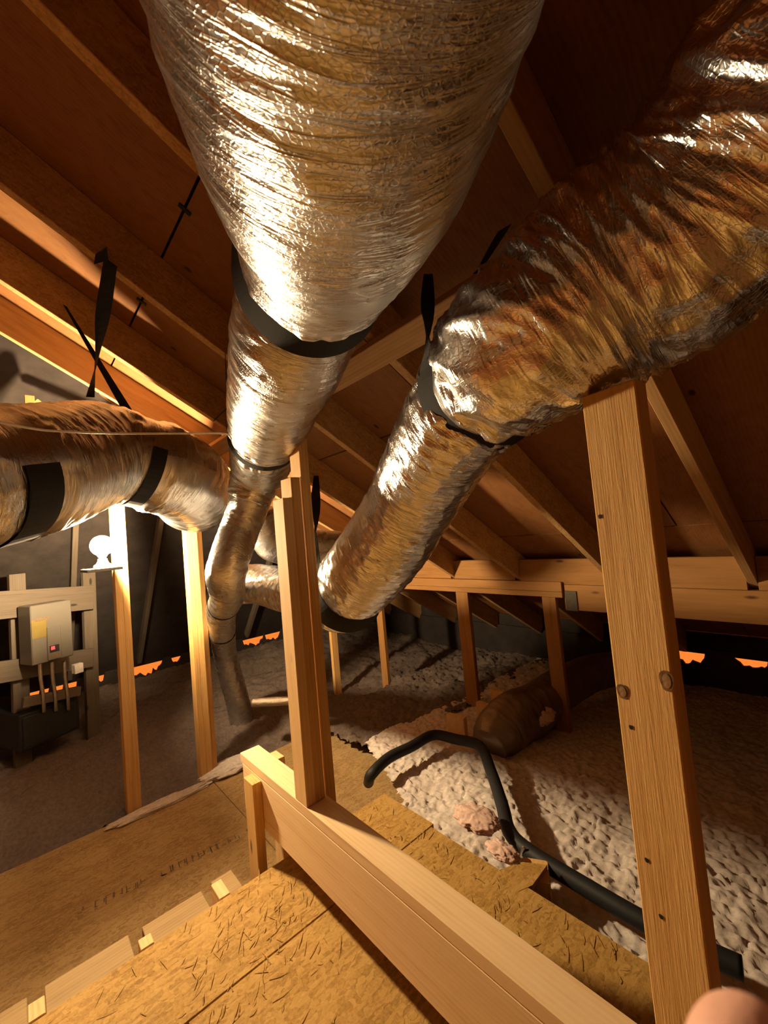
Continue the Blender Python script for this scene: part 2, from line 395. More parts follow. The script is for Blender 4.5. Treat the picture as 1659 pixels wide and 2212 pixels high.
# ================================================================== FRAMING THINGS
# low rail along the deck: face board, flat top plate, legs
XA = .722                     # left face of the rail; the rail hangs a little above the deck
ZT = on_x(640, 1727, XA).z    # top of the rail
y_end = on_z(560, 1608, ZT).y
rail = empty('guard_rail', (XA, .8, 0), 'low plank rail with a flat pale top running along the deck edge', 'rail')
RB = on_x(719, 1947, XA).z    # lower edge of the face board
board('face_board', (XA+.019, -.6, (ZT-.038+RB)/2), (XA+.019, y_end-.02, (ZT-.038+RB)/2), ZT-.039-RB, .038, (-1, 0, 0), M_RAIL, rail)
board('top_plate', (XA+.0445, -.6, ZT-.0185), (XA+.0445, y_end, ZT-.0185), .089, .037, (0, 0, 1), M_RAIL, rail)
yl = on_x(548, 1655, XA-.02).y
slab('leg', XA-.0385, XA-.0005, yl-.02, yl+.069, Z0, ZT-.045, M_STUD, rail, along='z')
slab('leg', XA+.092, XA+.130, yl+.02, yl+.10, Z0, ZT-.012, M_PINE, rail, along='z')
slab('leg', XA+.0385, XA+.0765, .5, .589, .0005, ZT-.0375, M_STUD, rail, along='z')

purlin_z = roof_z(.93)
purlin = board('roof_purlin', (.945, -1.4, roof_z(.945)-.0195-.010), (.945, on_x(437, 958, .93).y, roof_z(.945)-.0195-.010), .089, .038, RN, M_RAFT)
tag(purlin, 'long flat timber nailed across the underside of the rafters', 'beam')

def y_of(px, py): return on_x(px, py, XA).y
cp = empty('support_post', (XA+.04, y_of(650, 1735), ZT), 'pale doubled stud post standing on the rail beside the end of the foil duct', 'post')
y0, y1 = y_of(663, 1742), y_of(638, 1724)
slab('stud', XA+.0005, XA+.0385, y0, y1, ZT+.0005, on_x(600, 1078, XA).z, M_PINE, cp, along='z')
slab('stud', XA+.039, XA+.077, y0+.001, y1, ZT+.0005, on_x(630, 1022, XA).z, M_STUD, cp, along='z')
slab('rear_stud', XA+.092, XA+.130, y0+.015, y1+.01, .039, purlin_z-.052, M_STUD, cp, along='z')
slab('base_plate', XA+.092, XA+.181, y0-.25, y1+.30, .0005, .0385, M_STUD, cp, along='y')

rp = empty('right_post', (XA+.02, .27, ZT), 'broad rough sawn post in the right foreground with two dark knots', 'post')
ry0, ry1 = on_x(1480, 1600, XA).y, on_x(1337, 1600, XA).y
ry1 = ry0 + .1; ry0 += .0
RPT = on_x(1300, 842, XA).z
rmid = V((XA+.021, (on_x(1480, 1600, XA).y+on_x(1337, 1600, XA).y)/2, (ZT+RPT)/2+.0005))
RTW = M.Rotation(radians(-7), 4, 'Z')
bm_obj('stud', box_bm(RPT-ZT, .086, .038, .002), M_STUD, M.Translation(rmid) @ RTW @ frame(V((0, 0, 1)), V((-1, 0, 0)), V((0, 0, 0))), rp)
RN_ = RTW.to_3x3() @ V((-1, 0, 0)); RF = rmid + RN_*.0195
def knot(px, py, wy, hz, mat, parent):
    c = on_plane(px, py, RF, RN_)
    wv_ = RN_.cross(V((0, 0, 1)))
    vs_ = [c+RN_*.0006] + [c+RN_*.0004+wv_*(cos(a)*wy*(1+.12*sin(3*a)))+V((0, 0, sin(a)*hz*(1+.1*cos(2*a)))) for a in np.linspace(0, 2*pi, 20, endpoint=False)]
    o = mesh_obj('knot', vs_, [(0, 1+(i+1) % 20, 1+i) for i in range(20)], mat, parent); return o
M_KNOT = plain('dark_knot', (.17, .09, .035), .8, nscale=150, var=.5)
M_KNOTC = plain('knot_heart', (.30, .18, .08), .8, nscale=150, var=.3)
for px, py, a, b in ((1345, 1494, .009, .013), (1440, 1471, .0095, .017)):
    k = knot(px, py, a, b, M_KNOT, rp)
    c = on_plane(px, py, RF+RN_*.001, RN_); wv_ = RN_.cross(V((0, 0, 1)))
    mesh_obj('knot_heart', [c+RN_*.0003]+[c+wv_*(cos(t)*a*.6)+V((0, 0, sin(t)*b*.65)) for t in np.linspace(0, 2*pi, 14, endpoint=False)], [(0, 1+(i+1) % 14, 1+i) for i in range(14)], M_KNOTC, k)
for px, py in ((1363, 1571), (1397, 1858), (1428, 1980), (1296, 1116)):
    knot(px, py, .003, .004, M_BLACK, rp)

# stud wall line beyond the lower floor (carries the lamp)
YW = 3.12
def wall_post(name, pxs, label, top, extra=()):
    a = [on_y(p, q, YW).x for p, q in pxs]
    e = empty(name, (a[0], YW+.045, Z0), label, 'post')
    x = a[0]
    for t in (0, .0385):
        slab('stud', x+t, x+t+.038, YW, YW+.089, Z0-.08, min(top, hip_pt(0, YW+.1).z-.02), M_STUD, e, along='z')
    for ex in extra: slab('stud', x+ex[0], x+ex[0]+.038, YW+ex[1], YW+ex[1]+.089, ex[2], min(top, hip_pt(0, YW+.2).z-.03), M_STUD, e, along='z')
    return e
lp = wall_post('lamp_post', ((262, 1500),), 'tall doubled stud post on the far side that carries the glowing bulb', H+1.0)
wp = wall_post('wall_post', ((424, 1500),), 'doubled stud post just left of the thin drooping duct branch', H+.95, ((.077, .02, Z0-.08),))
e = empty('far_post', on_y(731, 1500, 3.5), 'slim dim stud seen far behind the support post', 'post')
xx = on_y(722, 1450, 3.5).x
slab('stud', xx, xx+.07, 3.5, 3.538, Z0-.1, H+.1, M_STUD, e, along='z')
e = empty('upper_stud', on_y(62, 850, YW), 'short pale stud showing above the left foil duct', 'post')
xx = on_y(52, 840, YW).x
slab('stud', xx, xx+.045, YW, YW+.089, H+.3, H+1.0, M_STUD, e, along='z')
board('brace', V((xx+.05, YW+.112, H+1.0)), V((xx+.75, YW+.112, H+.45)), .038, .038, (0, 1, 0), M_STUD, e)

# ================================================================== LAMP
bc = on_y(220, 1180, YW-.24)
lamp = empty('attic_lamp', (bc.x, YW-.001, bc.z), 'bare glowing bulb in a porcelain holder on the far post', 'lamp')
def lathe(name, prof, mat, mat4, parent, n=40, smooth=True):
    vs_, fs = [], []
    for r, h in prof:
        for k in range(n): vs_.append((r*cos(2*pi*k/n), r*sin(2*pi*k/n), h))
    for i in range(len(prof)-1):
        for k in range(n):
            a = i*n+k; b = i*n+(k+1) % n; fs.append((a, b, b+n, a+n))
    fs.append(tuple(range(n-1, -1, -1))); fs.append(tuple(range((len(prof)-1)*n, len(prof)*n)))
    bm = bmesh.new(); bv = [bm.verts.new(v) for v in vs_]
    for f in fs: bm.faces.new([bv[i] for i in f])
    return bm_obj(name, bm, mat, mat4, parent, smooth)
ZL = bc.z-.125                 # top of the added, unseen shelf that cuts the bulb's downward light
slab('cutoff_shelf', bc.x-.085, bc.x+.085, bc.y-LAMP_LIP, YW-.001, ZL-.018, ZL, M_DULL, lamp)
ax = M.Translation(V((bc.x, bc.y, ZL+.0005)))
lathe('lamp_holder', [(.045, 0), (.047, .003), (.044, .016), (.03, .026), (.024, .04), (.022, .052)], M_PORC, ax, lamp)
lathe('bulb_base', [(.016, .0525), (.02, .062), (.024, .070)], M_PORC, ax, lamp)
lathe('lamp_bulb', [(.0245, .0725)] + [(.058*sin(a), .128-.058*cos(a)) for a in np.linspace(.45, 3.0, 20)], M_BULB, ax, lamp)

# ================================================================== DUCTS
def catmull(P, per):
    P = np.array(P, float); out = []
    Q = np.vstack([2*P[0]-P[1], P, 2*P[-1]-P[-2]])
    for i in range(1, len(Q)-2):
        for t in np.linspace(0, 1, per, endpoint=False):
            a, b, c, d = Q[i-1], Q[i], Q[i+1], Q[i+2]
            out.append(.5*((2*b)+(c-a)*t+(2*a-5*b+4*c-d)*t*t+(3*b-a-3*c+d)*t**3))
    out.append(Q[-2]); return np.array(out)
def path_of(stations, step):
    D = catmull(stations, 40); s = np.r_[0, np.cumsum(np.linalg.norm(np.diff(D[:, :3], axis=0), axis=1))]
    n = max(8, int(s[-1]/step)); q = np.linspace(0, s[-1], n)
    return np.stack([np.interp(q, s, D[:, k]) for k in range(4)], 1), q
def frames(C):
    T = np.gradient(C, axis=0); T /= np.linalg.norm(T, axis=1)[:, None]
    Z = np.array([0, 0, 1.0]); S = np.cross(T, Z); S /= np.linalg.norm(S, axis=1)[:, None]
    return T, S, np.cross(S, T)
DUCT = {}
def duct(name, st, label, mat, nr=150, step=.007, amp=.006, seed=1, cap=True, pinch=(), diag=.8, loose=1.0, folds=0.0, part='jacket'):
    """st: (x, y, z, radius) with z relative to the lens; pinch: lengths along where a strap bites"""
    A, q = path_of([(x, y, z+H, r) for x, y, z, r in st], step)
    C, r = A[:, :3], A[:, 3].copy()
    T, S, U_ = frames(C)
    n = len(q); th_ = np.linspace(0, 2*pi, nr, endpoint=False)
    TH, Q = np.meshgrid(th_, q); Rr = np.repeat(r[:, None], nr, 1)
    per = 12; u = TH/(2*pi)*per
    # long wrinkles that run round the duct, slightly slanting, with flatter facets between
    sl = np.sin(TH+seed)*diag
    d1 = vnoise(u*loose, Q*(46/loose)+sl, seed, int(per*loose))
    d2 = vnoise(u*1.5*loose, Q*(96/loose)-sl*2, seed+1, int(per*1.5*loose))
    d3 = vnoise(u*.5, Q*5, seed+2, per//2)
    rid = 1-np.abs(2*d1-1); rid2 = 1-np.abs(2*d2-1)
    disp = amp*(1.0*(rid-.5)+.55*(rid2-.5)+1.5*(d3-.5))
    if folds:      # slack jacket bunched into deep folds on the near side of the first strap
        k = np.clip((pinch[0]-Q)/.12, 0, 1)
        f1 = vnoise(u*.75, Q*34+sl*1.6, seed+13, 9); f2 = vnoise(u*1.5, Q*70+sl*3, seed+14, 18)
        disp += folds*k*((1-np.abs(2*f1-1))**1.5-.4 + .45*((1-np.abs(2*f2-1))-.5))
    for s0 in pinch:
        g = np.exp(-(np.abs(Q-s0)/.06)**4)
        disp = disp*(1+.8*np.exp(-((np.abs(Q-s0)-.085)/.05)**2))*(1-.85*g) - .06*Rr*g
        pass
        gather = np.exp(-(np.abs(Q-s0)-.085)**2/.0012)
        disp += gather*.010*(vnoise(u*4, Q*6, seed+9, per*4)-.35)
    Rr = Rr+disp
    P = C[:, None, :] + Rr[..., None]*(np.cos(TH)[..., None]*S[:, None, :]+np.sin(TH)[..., None]*U_[:, None, :])
    vs_ = P.reshape(-1, 3)
    i = np.arange(n-1)[:, None]; k = np.arange(nr)[None, :]; k2 = (k+1) % nr
    fs = np.stack([(i*nr+k), (i*nr+k2), ((i+1)*nr+k2), ((i+1)*nr+k)], -1).reshape(-1, 4)
    uu = (k/nr*2*pi*.15+0*i); uu2 = ((k+1)/nr*2*pi*.15+0*i)
    va = q[:-1][:, None]+0*k; vb = q[1:][:, None]+0*k
    uv = np.stack([np.stack([uu, va], -1), np.stack([uu2, va], -1), np.stack([uu2, vb], -1), np.stack([uu, vb], -1)], 2).reshape(-1, 2)
    fl = fs.tolist()
    if cap:
        fl.append(list(range(nr-1, -1, -1))); fl.append(list(range((n-1)*nr, n*nr)))
        uv = np.vstack([uv, np.zeros((2*nr, 2))])
    root = empty(name, V(C[n//2])-V((0, 0, float(r[n//2]))), label, 'duct')
    o = mesh_obj(part, [V(v) for v in vs_], fl, mat, root, V(C[n//2]), True, uv)
    DUCT[root] = (C, T, S, U_, r, q)
    return root
def near(d, y=None, s=None):
    C, T, S, U_, r, q = DUCT[d]
    i = int(np.argmin(abs(q-s))) if s is not None else int(np.argmin(abs(C[:, 1]-y)))
    return i, V(C[i]), V(T[i]), V(S[i]), V(U_[i]), float(r[i]), float(q[i])
def s_at(st, y):
    A, q = path_of([(a, b, c+H, r) for a, b, c, r in st], .007)
    return float(q[np.argmin(abs(A[:, 1]-y))])

def dp(px, py, z, r): q_ = deep(px, py, z)-EYE; return (q_.x, q_.y, q_.z, r)
BEND = [dp(564, 1000, 2.12, .150), dp(551, 1040, 2.20, .130), dp(537, 1080, 2.2, .110)]
BIG = [(0.000, -1.575, 0.609, 0.158), (0.053, -0.945, 0.557, 0.160), (0.085, -0.420, 0.522, 0.160), (0.123, -0.105, 0.487, 0.160), (0.156, 0.126, 0.471, 0.161), (0.285, 0.336, 0.463, 0.161), (0.417, 0.546, 0.532, 0.155), (0.528, 0.777, 0.591, 0.152), (0.575, 0.966, 0.528, 0.156), (0.663, 1.215, 0.510, 0.154), (0.756, 1.470, 0.478, 0.152), (0.859, 1.742, 0.467, 0.147), *BEND]
sb1, sb2 = s_at(BIG, .735), s_at(BIG, 1.64)
big = duct('main_duct', BIG, 'huge crinkled foil flex duct overhead, widest at the top middle', M_FOIL, nr=220, step=.004, amp=.0042, seed=3, pinch=(sb1, sb2))
BR = [dp(540, 1082, 2.24, .108), dp(530, 1112, 2.23, .104), dp(516, 1150, 2.2, .101), dp(490, 1232, 2.1, .098), (.90, 2.42, -.27, .094), (.97, 2.72, -.39, .092), (1.07, 3.02, -.54, .090), (1.19, 3.35, -.78, .088), (1.27, 3.5, -1.0, .09), (1.36, 3.6, -1.3, .095), (1.42, 3.68, -1.55, .10)]
br = duct('branch_duct', BR, 'thin foil duct branch drooping from the overhead duct down to the floor', M_FOIL, nr=110, step=.008, amp=.003, seed=21, pinch=())
RG = [(.84, -.75, .44, .165), (.785, -.3, .515, .168), (.735, -.08, .495, .169), (.775, .1, .420, .167), (.777, .235, .398, .172), (.752, .378, .344, .158), (.800, .48, .333, .147), (.862, .571, .329, .142), (.893, .695, .264, .145), (.994, .957, .114, .148), (1.03, 1.195, -.066, .158), (1.078, 1.5, -.234, .16), (1.16, 1.72, -.30, .145), (1.17, 1.95, -.29, .13), (1.12, 2.30, -.25, .122), (1.10, 2.55, -.24, .12), (1.0, 2.75, -.26, .12)]
sr1, sr2 = s_at(RG, .535), s_at(RG, 1.47)
rg = duct('right_duct', RG, 'foil flex duct sloping down from upper right to behind the support post', M_FOIL2, nr=200, step=.0034, amp=.006, seed=41, pinch=(sr1, sr2), diag=1.2, loose=1.5, folds=.0115)
LF = [(-1.7, 1.35, .08, .235), (-.80, 1.62, .19, .235), (-.19, 1.79, .27, .236), (.034, 1.97, .342, .237), (.16, 2.12, .414, .238), (.314, 2.27, .485, .238), (.515, 2.33, .459, .235), (.70, 2.42, .405, .23), (.81, 2.60, .365, .228), (.86, 2.78, .34, .225)]
sl1, sl2 = s_at(LF, 2.315), s_at(LF, 1.86)
lf = duct('left_duct', LF, 'dull foil flex duct crossing at left above the glowing bulb', M_FOIL, nr=160, step=.006, amp=.005, seed=61, loose=1.5, pinch=(sl1, sl2))
ST = [dp(560, 1108, 2.5, .09), dp(572, 1140, 2.55, .10), dp(592, 1172, 2.62, .118), dp(650, 1182, 2.68, .118), dp(735, 1185, 2.72, .112)]
stub = duct('short_duct', ST, 'shaded foil duct running behind the support post from beside the branch duct', M_FOIL, nr=90, step=.01, amp=.003, seed=81)
p = deep(545, 1518, 3.15)-EYE; p2 = deep(640, 1513, 3.15)-EYE
fd = duct('floor_duct', [(*p, .03), (*((p+p2)/2), .032), (*p2, .03), (*(p2+(p2-p)*.4), .03)], 'small silvery tube lying on the dark floor beyond the post', M_DUST, nr=40, step=.012, amp=.002, seed=91)
p0 = on_z(1095, 1612, H-1.42)
HD = [(*(p0-EYE+V((-.16, .02, .06))), .11), (*(p0-EYE+V((-.05, .02, .10))), .15), (*(p0-EYE+V((.12, 0, .14))), .16), (*(p0-EYE+V((.32, -.02, .13))), .155), (*(p0-EYE+V((.62, -.05, .16))), .14), (*(p0-EYE+V((1.0, -.15, .20))), .13), (*(p0-EYE+V((1.5, -.4, .18))), .12)]
hd = duct('dusty_duct', HD, 'dusty brown insulated duct slumped on the insulation behind the black pipe', M_DUST, nr=100, step=.01, amp=.006, seed=101)

# ------------------------------------------------------------------ straps
def ribbon(name, pts, wid, label, thick=.0022, parent=None):
    """pts: (point, side vector); flat webbing following the points"""
    vs_, fs = [], []
    n = len(pts)
    for i, (p, s, *wmul) in enumerate(pts):
        p = V(p); s = V(s).normalized(); wm = wmul[0] if wmul else 1
        t = (V(pts[min(i+1, n-1)][0])-V(pts[max(i-1, 0)][0])).normalized()
        nn = t.cross(s).normalized()
        for a, b in ((-1, -1), (1, -1), (1, 1), (-1, 1)):
            vs_.append(p+s*(a*wid/2*wm)+nn*(b*thick/2))
    for i in range(n-1):
        for k in range(4):
            a = i*4+k; b = i*4+(k+1) % 4; fs.append((a, b, b+4, a+4))
    fs.append((3, 2, 1, 0)); fs.append(tuple(range((n-1)*4, n*4)))
    o = mesh_obj(name, vs_, fs, M_STRAP, parent, smooth=False)
    return tag(o, label, 'strap')
def lerp_pts(a, b, sa, sb, k):
    return [(V(a).lerp(V(b), t), V(sa).lerp(V(sb), t)) for t in np.linspace(0, 1, k)]
def sling(name, d, s, a0, a1, wid, up0, up1, label, lift=.004, sq=.955, tilt=0.0):
    i, c, T, S, U_, r, q = near(d, s=s)
    rr = r*sq+lift
    arc = [(c + S*(rr*cos(a)) + U_*(rr*sin(a)), T + (S*cos(a)+U_*sin(a))*tilt) for a in np.linspace(a0, a1, 40)]
    pts = arc
    if up0 is not None: pts = [(p_, s_, w_) for (p_, s_), w_ in zip(lerp_pts(up0[0], arc[0][0], up0[1], arc[0][1], 12)[:-1], np.linspace(.3, 1, 11))] + pts
    if up1 is not None: pts = pts + lerp_pts(arc[-1][0], up1[0], T, up1[1], 10)[1:]
    return ribbon(name, pts, wid, label)
def hang(px, py, up=-.003): return on_roof(px, py, up)
# main duct: first wide strap and second narrow one, both hung from the rafters close above
i, c, T, S, U_, r, q = near(big, s=sb1)
hl = V((c.x-.14, c.y+.02, roof_z(c.x-.14)-.004)); hr = V((c.x+.13, c.y+.02, roof_z(c.x+.13)-.004))
sling('duct_strap', big, sb1, pi-.05, 2*pi+.05, .085, (hl, T), (hr, T), 'wide black strap under the overhead duct at the picture centre', sq=.985, tilt=.42)
i, c, T, S, U_, r, q = near(big, s=sb2)
hl = V((c.x-.15, c.y, roof_z(c.x-.15)-.004)); hr = V((c.x+.12, c.y, roof_z(c.x+.12)-.004))
sling('duct_strap', big, sb2, pi-.05, 2*pi+.05, .03, (hl, T), (hr, T), 'narrow black strap under the far end of the overhead duct', sq=.985, tilt=.35)
# right duct: strap with its tail twisting up to the purlin
i, c, T, S, U_, r, q = near(rg, s=sr1)
hr_top = hang(1092, 490)
sling('duct_strap', rg, sr1, pi-.1, 2*pi+.35, .08, (V((c.x+.02, c.y+.16, roof_z(c.x+.02)-.005)), RT), None, 'black strap round the middle of the right foil duct', sq=.985, tilt=.38)
ribbon('strap_tail', lerp_pts(hang(1090, 492, -.004), hang(1045, 566, -.03), (0, 1, .1), (.4, .5, .5), 8) + lerp_pts(hang(1040, 572, -.035), hang(1028, 590, -.05), (.5, .4, .6), (.9, .1, .5), 4), .034, 'loose black strap tail against the rafters above the right duct')
i, c, T, S, U_, r, q = near(rg, s=sr2)
tp = on_roof(683, 1028, -.004)
sling('duct_strap', rg, sr2, pi*.80, 2*pi, .10, (tp, RT), None, 'broad black strap at the low end of the right duct beside the post', sq=1.0, lift=.006, tilt=.25)
# left duct: two bands, each with a strap going up to the rafters
i, c, T, S, U_, r, q = near(lf, s=sl1)
ha = hang(140, 660, -.004)
sling('duct_strap', lf, sl1, pi*.62, 2*pi+.1, .065, (ha, V((.5, .6, .1))), None, 'black strap round the left duct that rises slanting to a lower rafter', sq=.955)
hb = hang(232, 548, -.004); hm = deep(205, 800, 1.80); he = deep(195, 858, 1.76)
ribbon('hanging_strap', lerp_pts(hang(205, 560, -.004), hb, (0, 1, -.2), (.2, .9, -.3), 4) + lerp_pts(hb+V((.01, 0, -.01)), hm, (.75, -.66, .0), (.15, .9, .2), 16)[1:] + lerp_pts(hm, he, (.15, .9, .2), (.5, .5, .2), 5)[1:], .05, 'twisted black strap hanging from a rafter over the left duct')
i, c, T, S, U_, r, q = near(lf, s=sl2)
sling('duct_strap', lf, sl2, pi*.55, 2*pi+.1, .12, None, None, 'broad dark band round the left duct at the picture edge', sq=.955)
# short bands on the thin branch
for y, lab in ((2.60, 'upper black tie round the thin drooping branch duct'), (3.12, 'lower black tie round the thin drooping branch duct')):
    s = s_at(BR, y); sling('duct_tie', br, s, 0, 2*pi, .018, None, None, lab, lift=.003, sq=1.0)
pt = on_y(468, 905, 1.9)
ribbon('strap_tail', lerp_pts(on_roof(492, 880, -.005), on_roof(462, 908, -.03), (.2, 1, 0), (.2, 1, 0), 6), .05, 'short black strap tail at the lower end of a lit rafter')

# thin pale cable across the left duct
def tube(name, pts, r, mat, parent=None, n=10, label=None, cat=None, closed=True):
    A = catmull(np.array([tuple(p) for p in pts]), 10); T = np.gradient(A, axis=0); T /= np.linalg.norm(T, axis=1)[:, None]
    ref = np.array([.13, .21, .97]); S = np.cross(T, ref); S /= np.linalg.norm(S, axis=1)[:, None]; U_ = np.cross(S, T)
    vs_ = []
    for a, s, u in zip(A, S, U_):
        for k in range(n): vs_.append(V(a + r*(s*cos(2*pi*k/n)+u*sin(2*pi*k/n))))
    fs = [(i*n+k, i*n+(k+1) % n, (i+1)*n+(k+1) % n, (i+1)*n+k) for i in range(len(A)-1) for k in range(n)]
    fs += [tuple(range(n-1, -1, -1)), tuple(range((len(A)-1)*n, len(A)*n))]
    o = mesh_obj(name, vs_, fs, mat, parent, smooth=True)
    return tag(o, label, cat) if label else o
tube('pale_cable', [deep(-60, 900, .80), deep(0, 912, .84), deep(60, 924, .90), deep(120, 931, .97), deep(250, 936, 1.12), deep(400, 936, 1.22), deep(485, 937, 1.30), deep(500, 948, 1.34)], .0028, M_CABLE, label='thin pale cable strung across in front of the left foil duct', cat='cable')
# insulated refrigerant pipe on the right floor
zl = H-1.30
LS = [on_z(796, 1690, zl-.12), on_z(803, 1672, zl-.02), on_z(840, 1637, zl+.005), on_z(890, 1612, zl+.005), on_z(936, 1588, zl), on_z(985, 1597, zl-.01), on_z(1036, 1612, zl), on_z(1062, 1670, zl), on_z(1085, 1740, zl), on_z(1100, 1795, zl), on_z(1140, 1838, zl), on_z(1260, 1913, zl), on_z(1390, 1990, zl), on_z(1500, 2045, zl), on_z(1605, 2093, zl)]
ls = tube('insulated_pipe', LS, .030, M_RUBBER, n=16, label='black foam covered pipe bending across the insulation at right', cat='pipe')
b0 = on_z(1133, 1842, zl)
e = board('pipe_bracket', on_z(1125, 1853, zl-.02), on_z(1133, 1829, zl+.034), .016, .003, (-.3, -.6, .6), M_STEEL); tag(e, 'pale perforated metal strip holding down the black pipe', 'bracket')

# ================================================================== INSULATION AND SMALL THINGS ON THE FLOOR
def fluff(name, x0, x1, y0, y1, nx, ny, zf, amp, mat, label, seed, mask=None):
    X, Y = np.meshgrid(np.linspace(x0, x1, nx), np.linspace(y0, y1, ny))
    h1 = vnoise(X*5, Y*5, seed); h2 = vnoise(X*16, Y*16, seed+1); h3 = vnoise(X*42, Y*42, seed+2); h4 = vnoise(X*95, Y*95, seed+3)
    Z = zf(X, Y) + amp*(1.2*(h1-.5)+.55*(h2-.5)+.6*(h3-.5)+.5*(h4-.5))
    X = X + .02*(h3-.5); Y = Y + .02*(h2-.5)
    vs_ = np.stack([X, Y, Z], -1).reshape(-1, 3)
    i = np.arange(ny-1)[:, None]; k = np.arange(nx-1)[None, :]
    fs = np.stack([i*nx+k, i*nx+k+1, (i+1)*nx+k+1, (i+1)*nx+k], -1).reshape(-1, 4)
    if mask is not None:
        keep = mask(X, Y)[:-1, :-1].reshape(-1); fs = fs[keep]
    o = mesh_obj(name, [V(v) for v in vs_], fs.tolist(), mat, smooth=True)
    return tag(o, label, 'insulation', kind='stuff')
edge = lambda Y: 1.26+.05*np.sin(Y*9)+.05*(vnoise(Y*7, Y*0, 77)-.5)*2
def zf_right(X, Y):
    near_ = np.clip((1.55-X)/.25, 0, 1)
    z = H-1.40 + .02*near_ - .05*np.clip((X-1.9)/.8, 0, 1)
    return z
fluff('loose_insulation', 1.18, 4.2, -1.55, 2.35, 330, 420, zf_right, .024, M_INS, 'white blown insulation heaped between the deck and the right eave', 201, lambda X, Y: (X > edge(Y)) & ((Y < YD+.05) | (X > 1.45+.4*np.clip(Y-1.65, 0, 1))))
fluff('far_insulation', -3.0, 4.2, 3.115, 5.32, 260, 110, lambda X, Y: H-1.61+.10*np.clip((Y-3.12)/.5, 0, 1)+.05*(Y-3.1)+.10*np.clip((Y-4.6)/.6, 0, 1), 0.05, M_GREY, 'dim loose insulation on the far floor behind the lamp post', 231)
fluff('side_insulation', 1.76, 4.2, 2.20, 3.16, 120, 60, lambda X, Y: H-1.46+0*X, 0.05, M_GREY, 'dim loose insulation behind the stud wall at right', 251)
def clump(name, c, rx, ry, rz, mat, label, seed):
    bm = bmesh.new(); bmesh.ops.create_icosphere(bm, subdivisions=5, radius=1)
    P = np.array([v.co[:] for v in bm.verts]); a = np.arctan2(P[:, 1], P[:, 0])*3+9; b = P[:, 2]*3+7
    f = 1+.3*(vnoise(a, b, seed)-.5)+.14*(vnoise(a*3, b*3, seed+1)-.5)+.05*(vnoise(a*8, b*8, seed+2)-.5)
    for v, k in zip(bm.verts, f): v.co = V((v.co.x*rx*k, v.co.y*ry*k, v.co.z*rz*k))
    o = bm_obj(name, bm, mat, M.Translation(c), None, True)
    return tag(o, label, 'insulation')
clump('insulation_clump', on_z(1030, 1768, .015), .07, .10, .03, M_PINK, 'pink tuft of insulation spilling onto the deck beside the bend of the black pipe', 301)
clump('insulation_clump', on_z(1085, 1838, .005), .04, .07, .02, M_PINK, 'small pale tuft of insulation at the deck edge near the metal pipe bracket', 305)
clump('insulation_clump', on_z(1150, 1540, H-1.28), .12, .14, .07, M_PINK, 'pinkish tuft of insulation on top of the slumped brown duct', 309)
clump('insulation_clump', on_z(352, 1735, Z0+.01), .30, .05, .02, M_INS, 'thin ragged drift of white fluff along the far edge of the lower floor', 313)
clump('insulation_clump', on_z(500, 1655, Z0+.02), .22, .10, .04, M_INS, 'grey drift of fluff on the lower floor left of the rail end', 317)

# wood scraps
def scrap(c, sx_, sy_, sz, rz, label, tilt=0.0):
    bm = box_bm(sx_, sy_, sz, .002, .002)
    o = bm_obj('wood_block', bm, M_PINE, M.Translation(c) @ M.Rotation(rz, 4, 'Z') @ M.Rotation(tilt, 4, 'Y'))
    return tag(o, label, 'block')
c = on_z(985, 1588, H-1.40)
scrap(c+V((.02, 0, .06)), .038, .14, .13, .1, 'pale square wood block standing at the foot of the left knee wall stud')
c = deep(1046, 1537, 2.95); scrap(c, .04, .11, .12, -.1, 'small pale wood block just right of the left knee wall stud')
c = deep(1082, 1512, 3.15); scrap(c, .04, .15, .14, .0, 'pale wood block behind the top of the slumped brown duct')
c = on_z(1160, 1905, -.06)
o = scrap(c, .10, .09, .09, .5, 'dark end of a timber poking out under the deck edge by the black pipe'); o.data.materials[0] = M_STUD
# broken corner of decking by the bracket
tabp = [on_z(1075, 1880, .001), on_z(1128, 1862, .001), on_z(1182, 1868, .001), on_z(1165, 1892, .001), on_z(1150, 1912, .001), on_z(1120, 1925, .001)]
sheet('deck_splinter', [p_-V((0, 0, .016)) for p_ in tabp], .016, M_DECK, floor)
# strands shed on the deck
def strands(n, boxes, label):
    vs_, fs = [], []
    for _ in range(n):
        bx = random.choice(boxes); a, b = random.uniform(bx[0], bx[1]), random.uniform(bx[2], bx[3])
        L, wd, an = random.uniform(.015, .06), random.uniform(.0008, .002), random.gauss(.9, .6)
        d = V((cos(an), sin(an), random.uniform(-.02, .06)))*L; s = V((-sin(an), cos(an), 0))*wd; c = V((a, b, .0015))
        k = len(vs_); mid = c+d*.5+V((0, 0, random.uniform(0, .004)))
        vs_ += [c-s, c+s, mid+s, mid-s, c+d+s*.4, c+d-s*.4]
        fs += [(k, k+1, k+2, k+3), (k+3, k+2, k+4, k+5)]
    o = mesh_obj('wood_strands', vs_, fs, M_DECK); return tag(o, label, 'wood strands', kind='stuff')
strands(420, [(.0, .72, .5, YD-.02), (.3, .72, 1.2, YD-.02), (.95, 1.24, .4, YD-.02)], 'loose pale wood strands shed on the OSB deck')

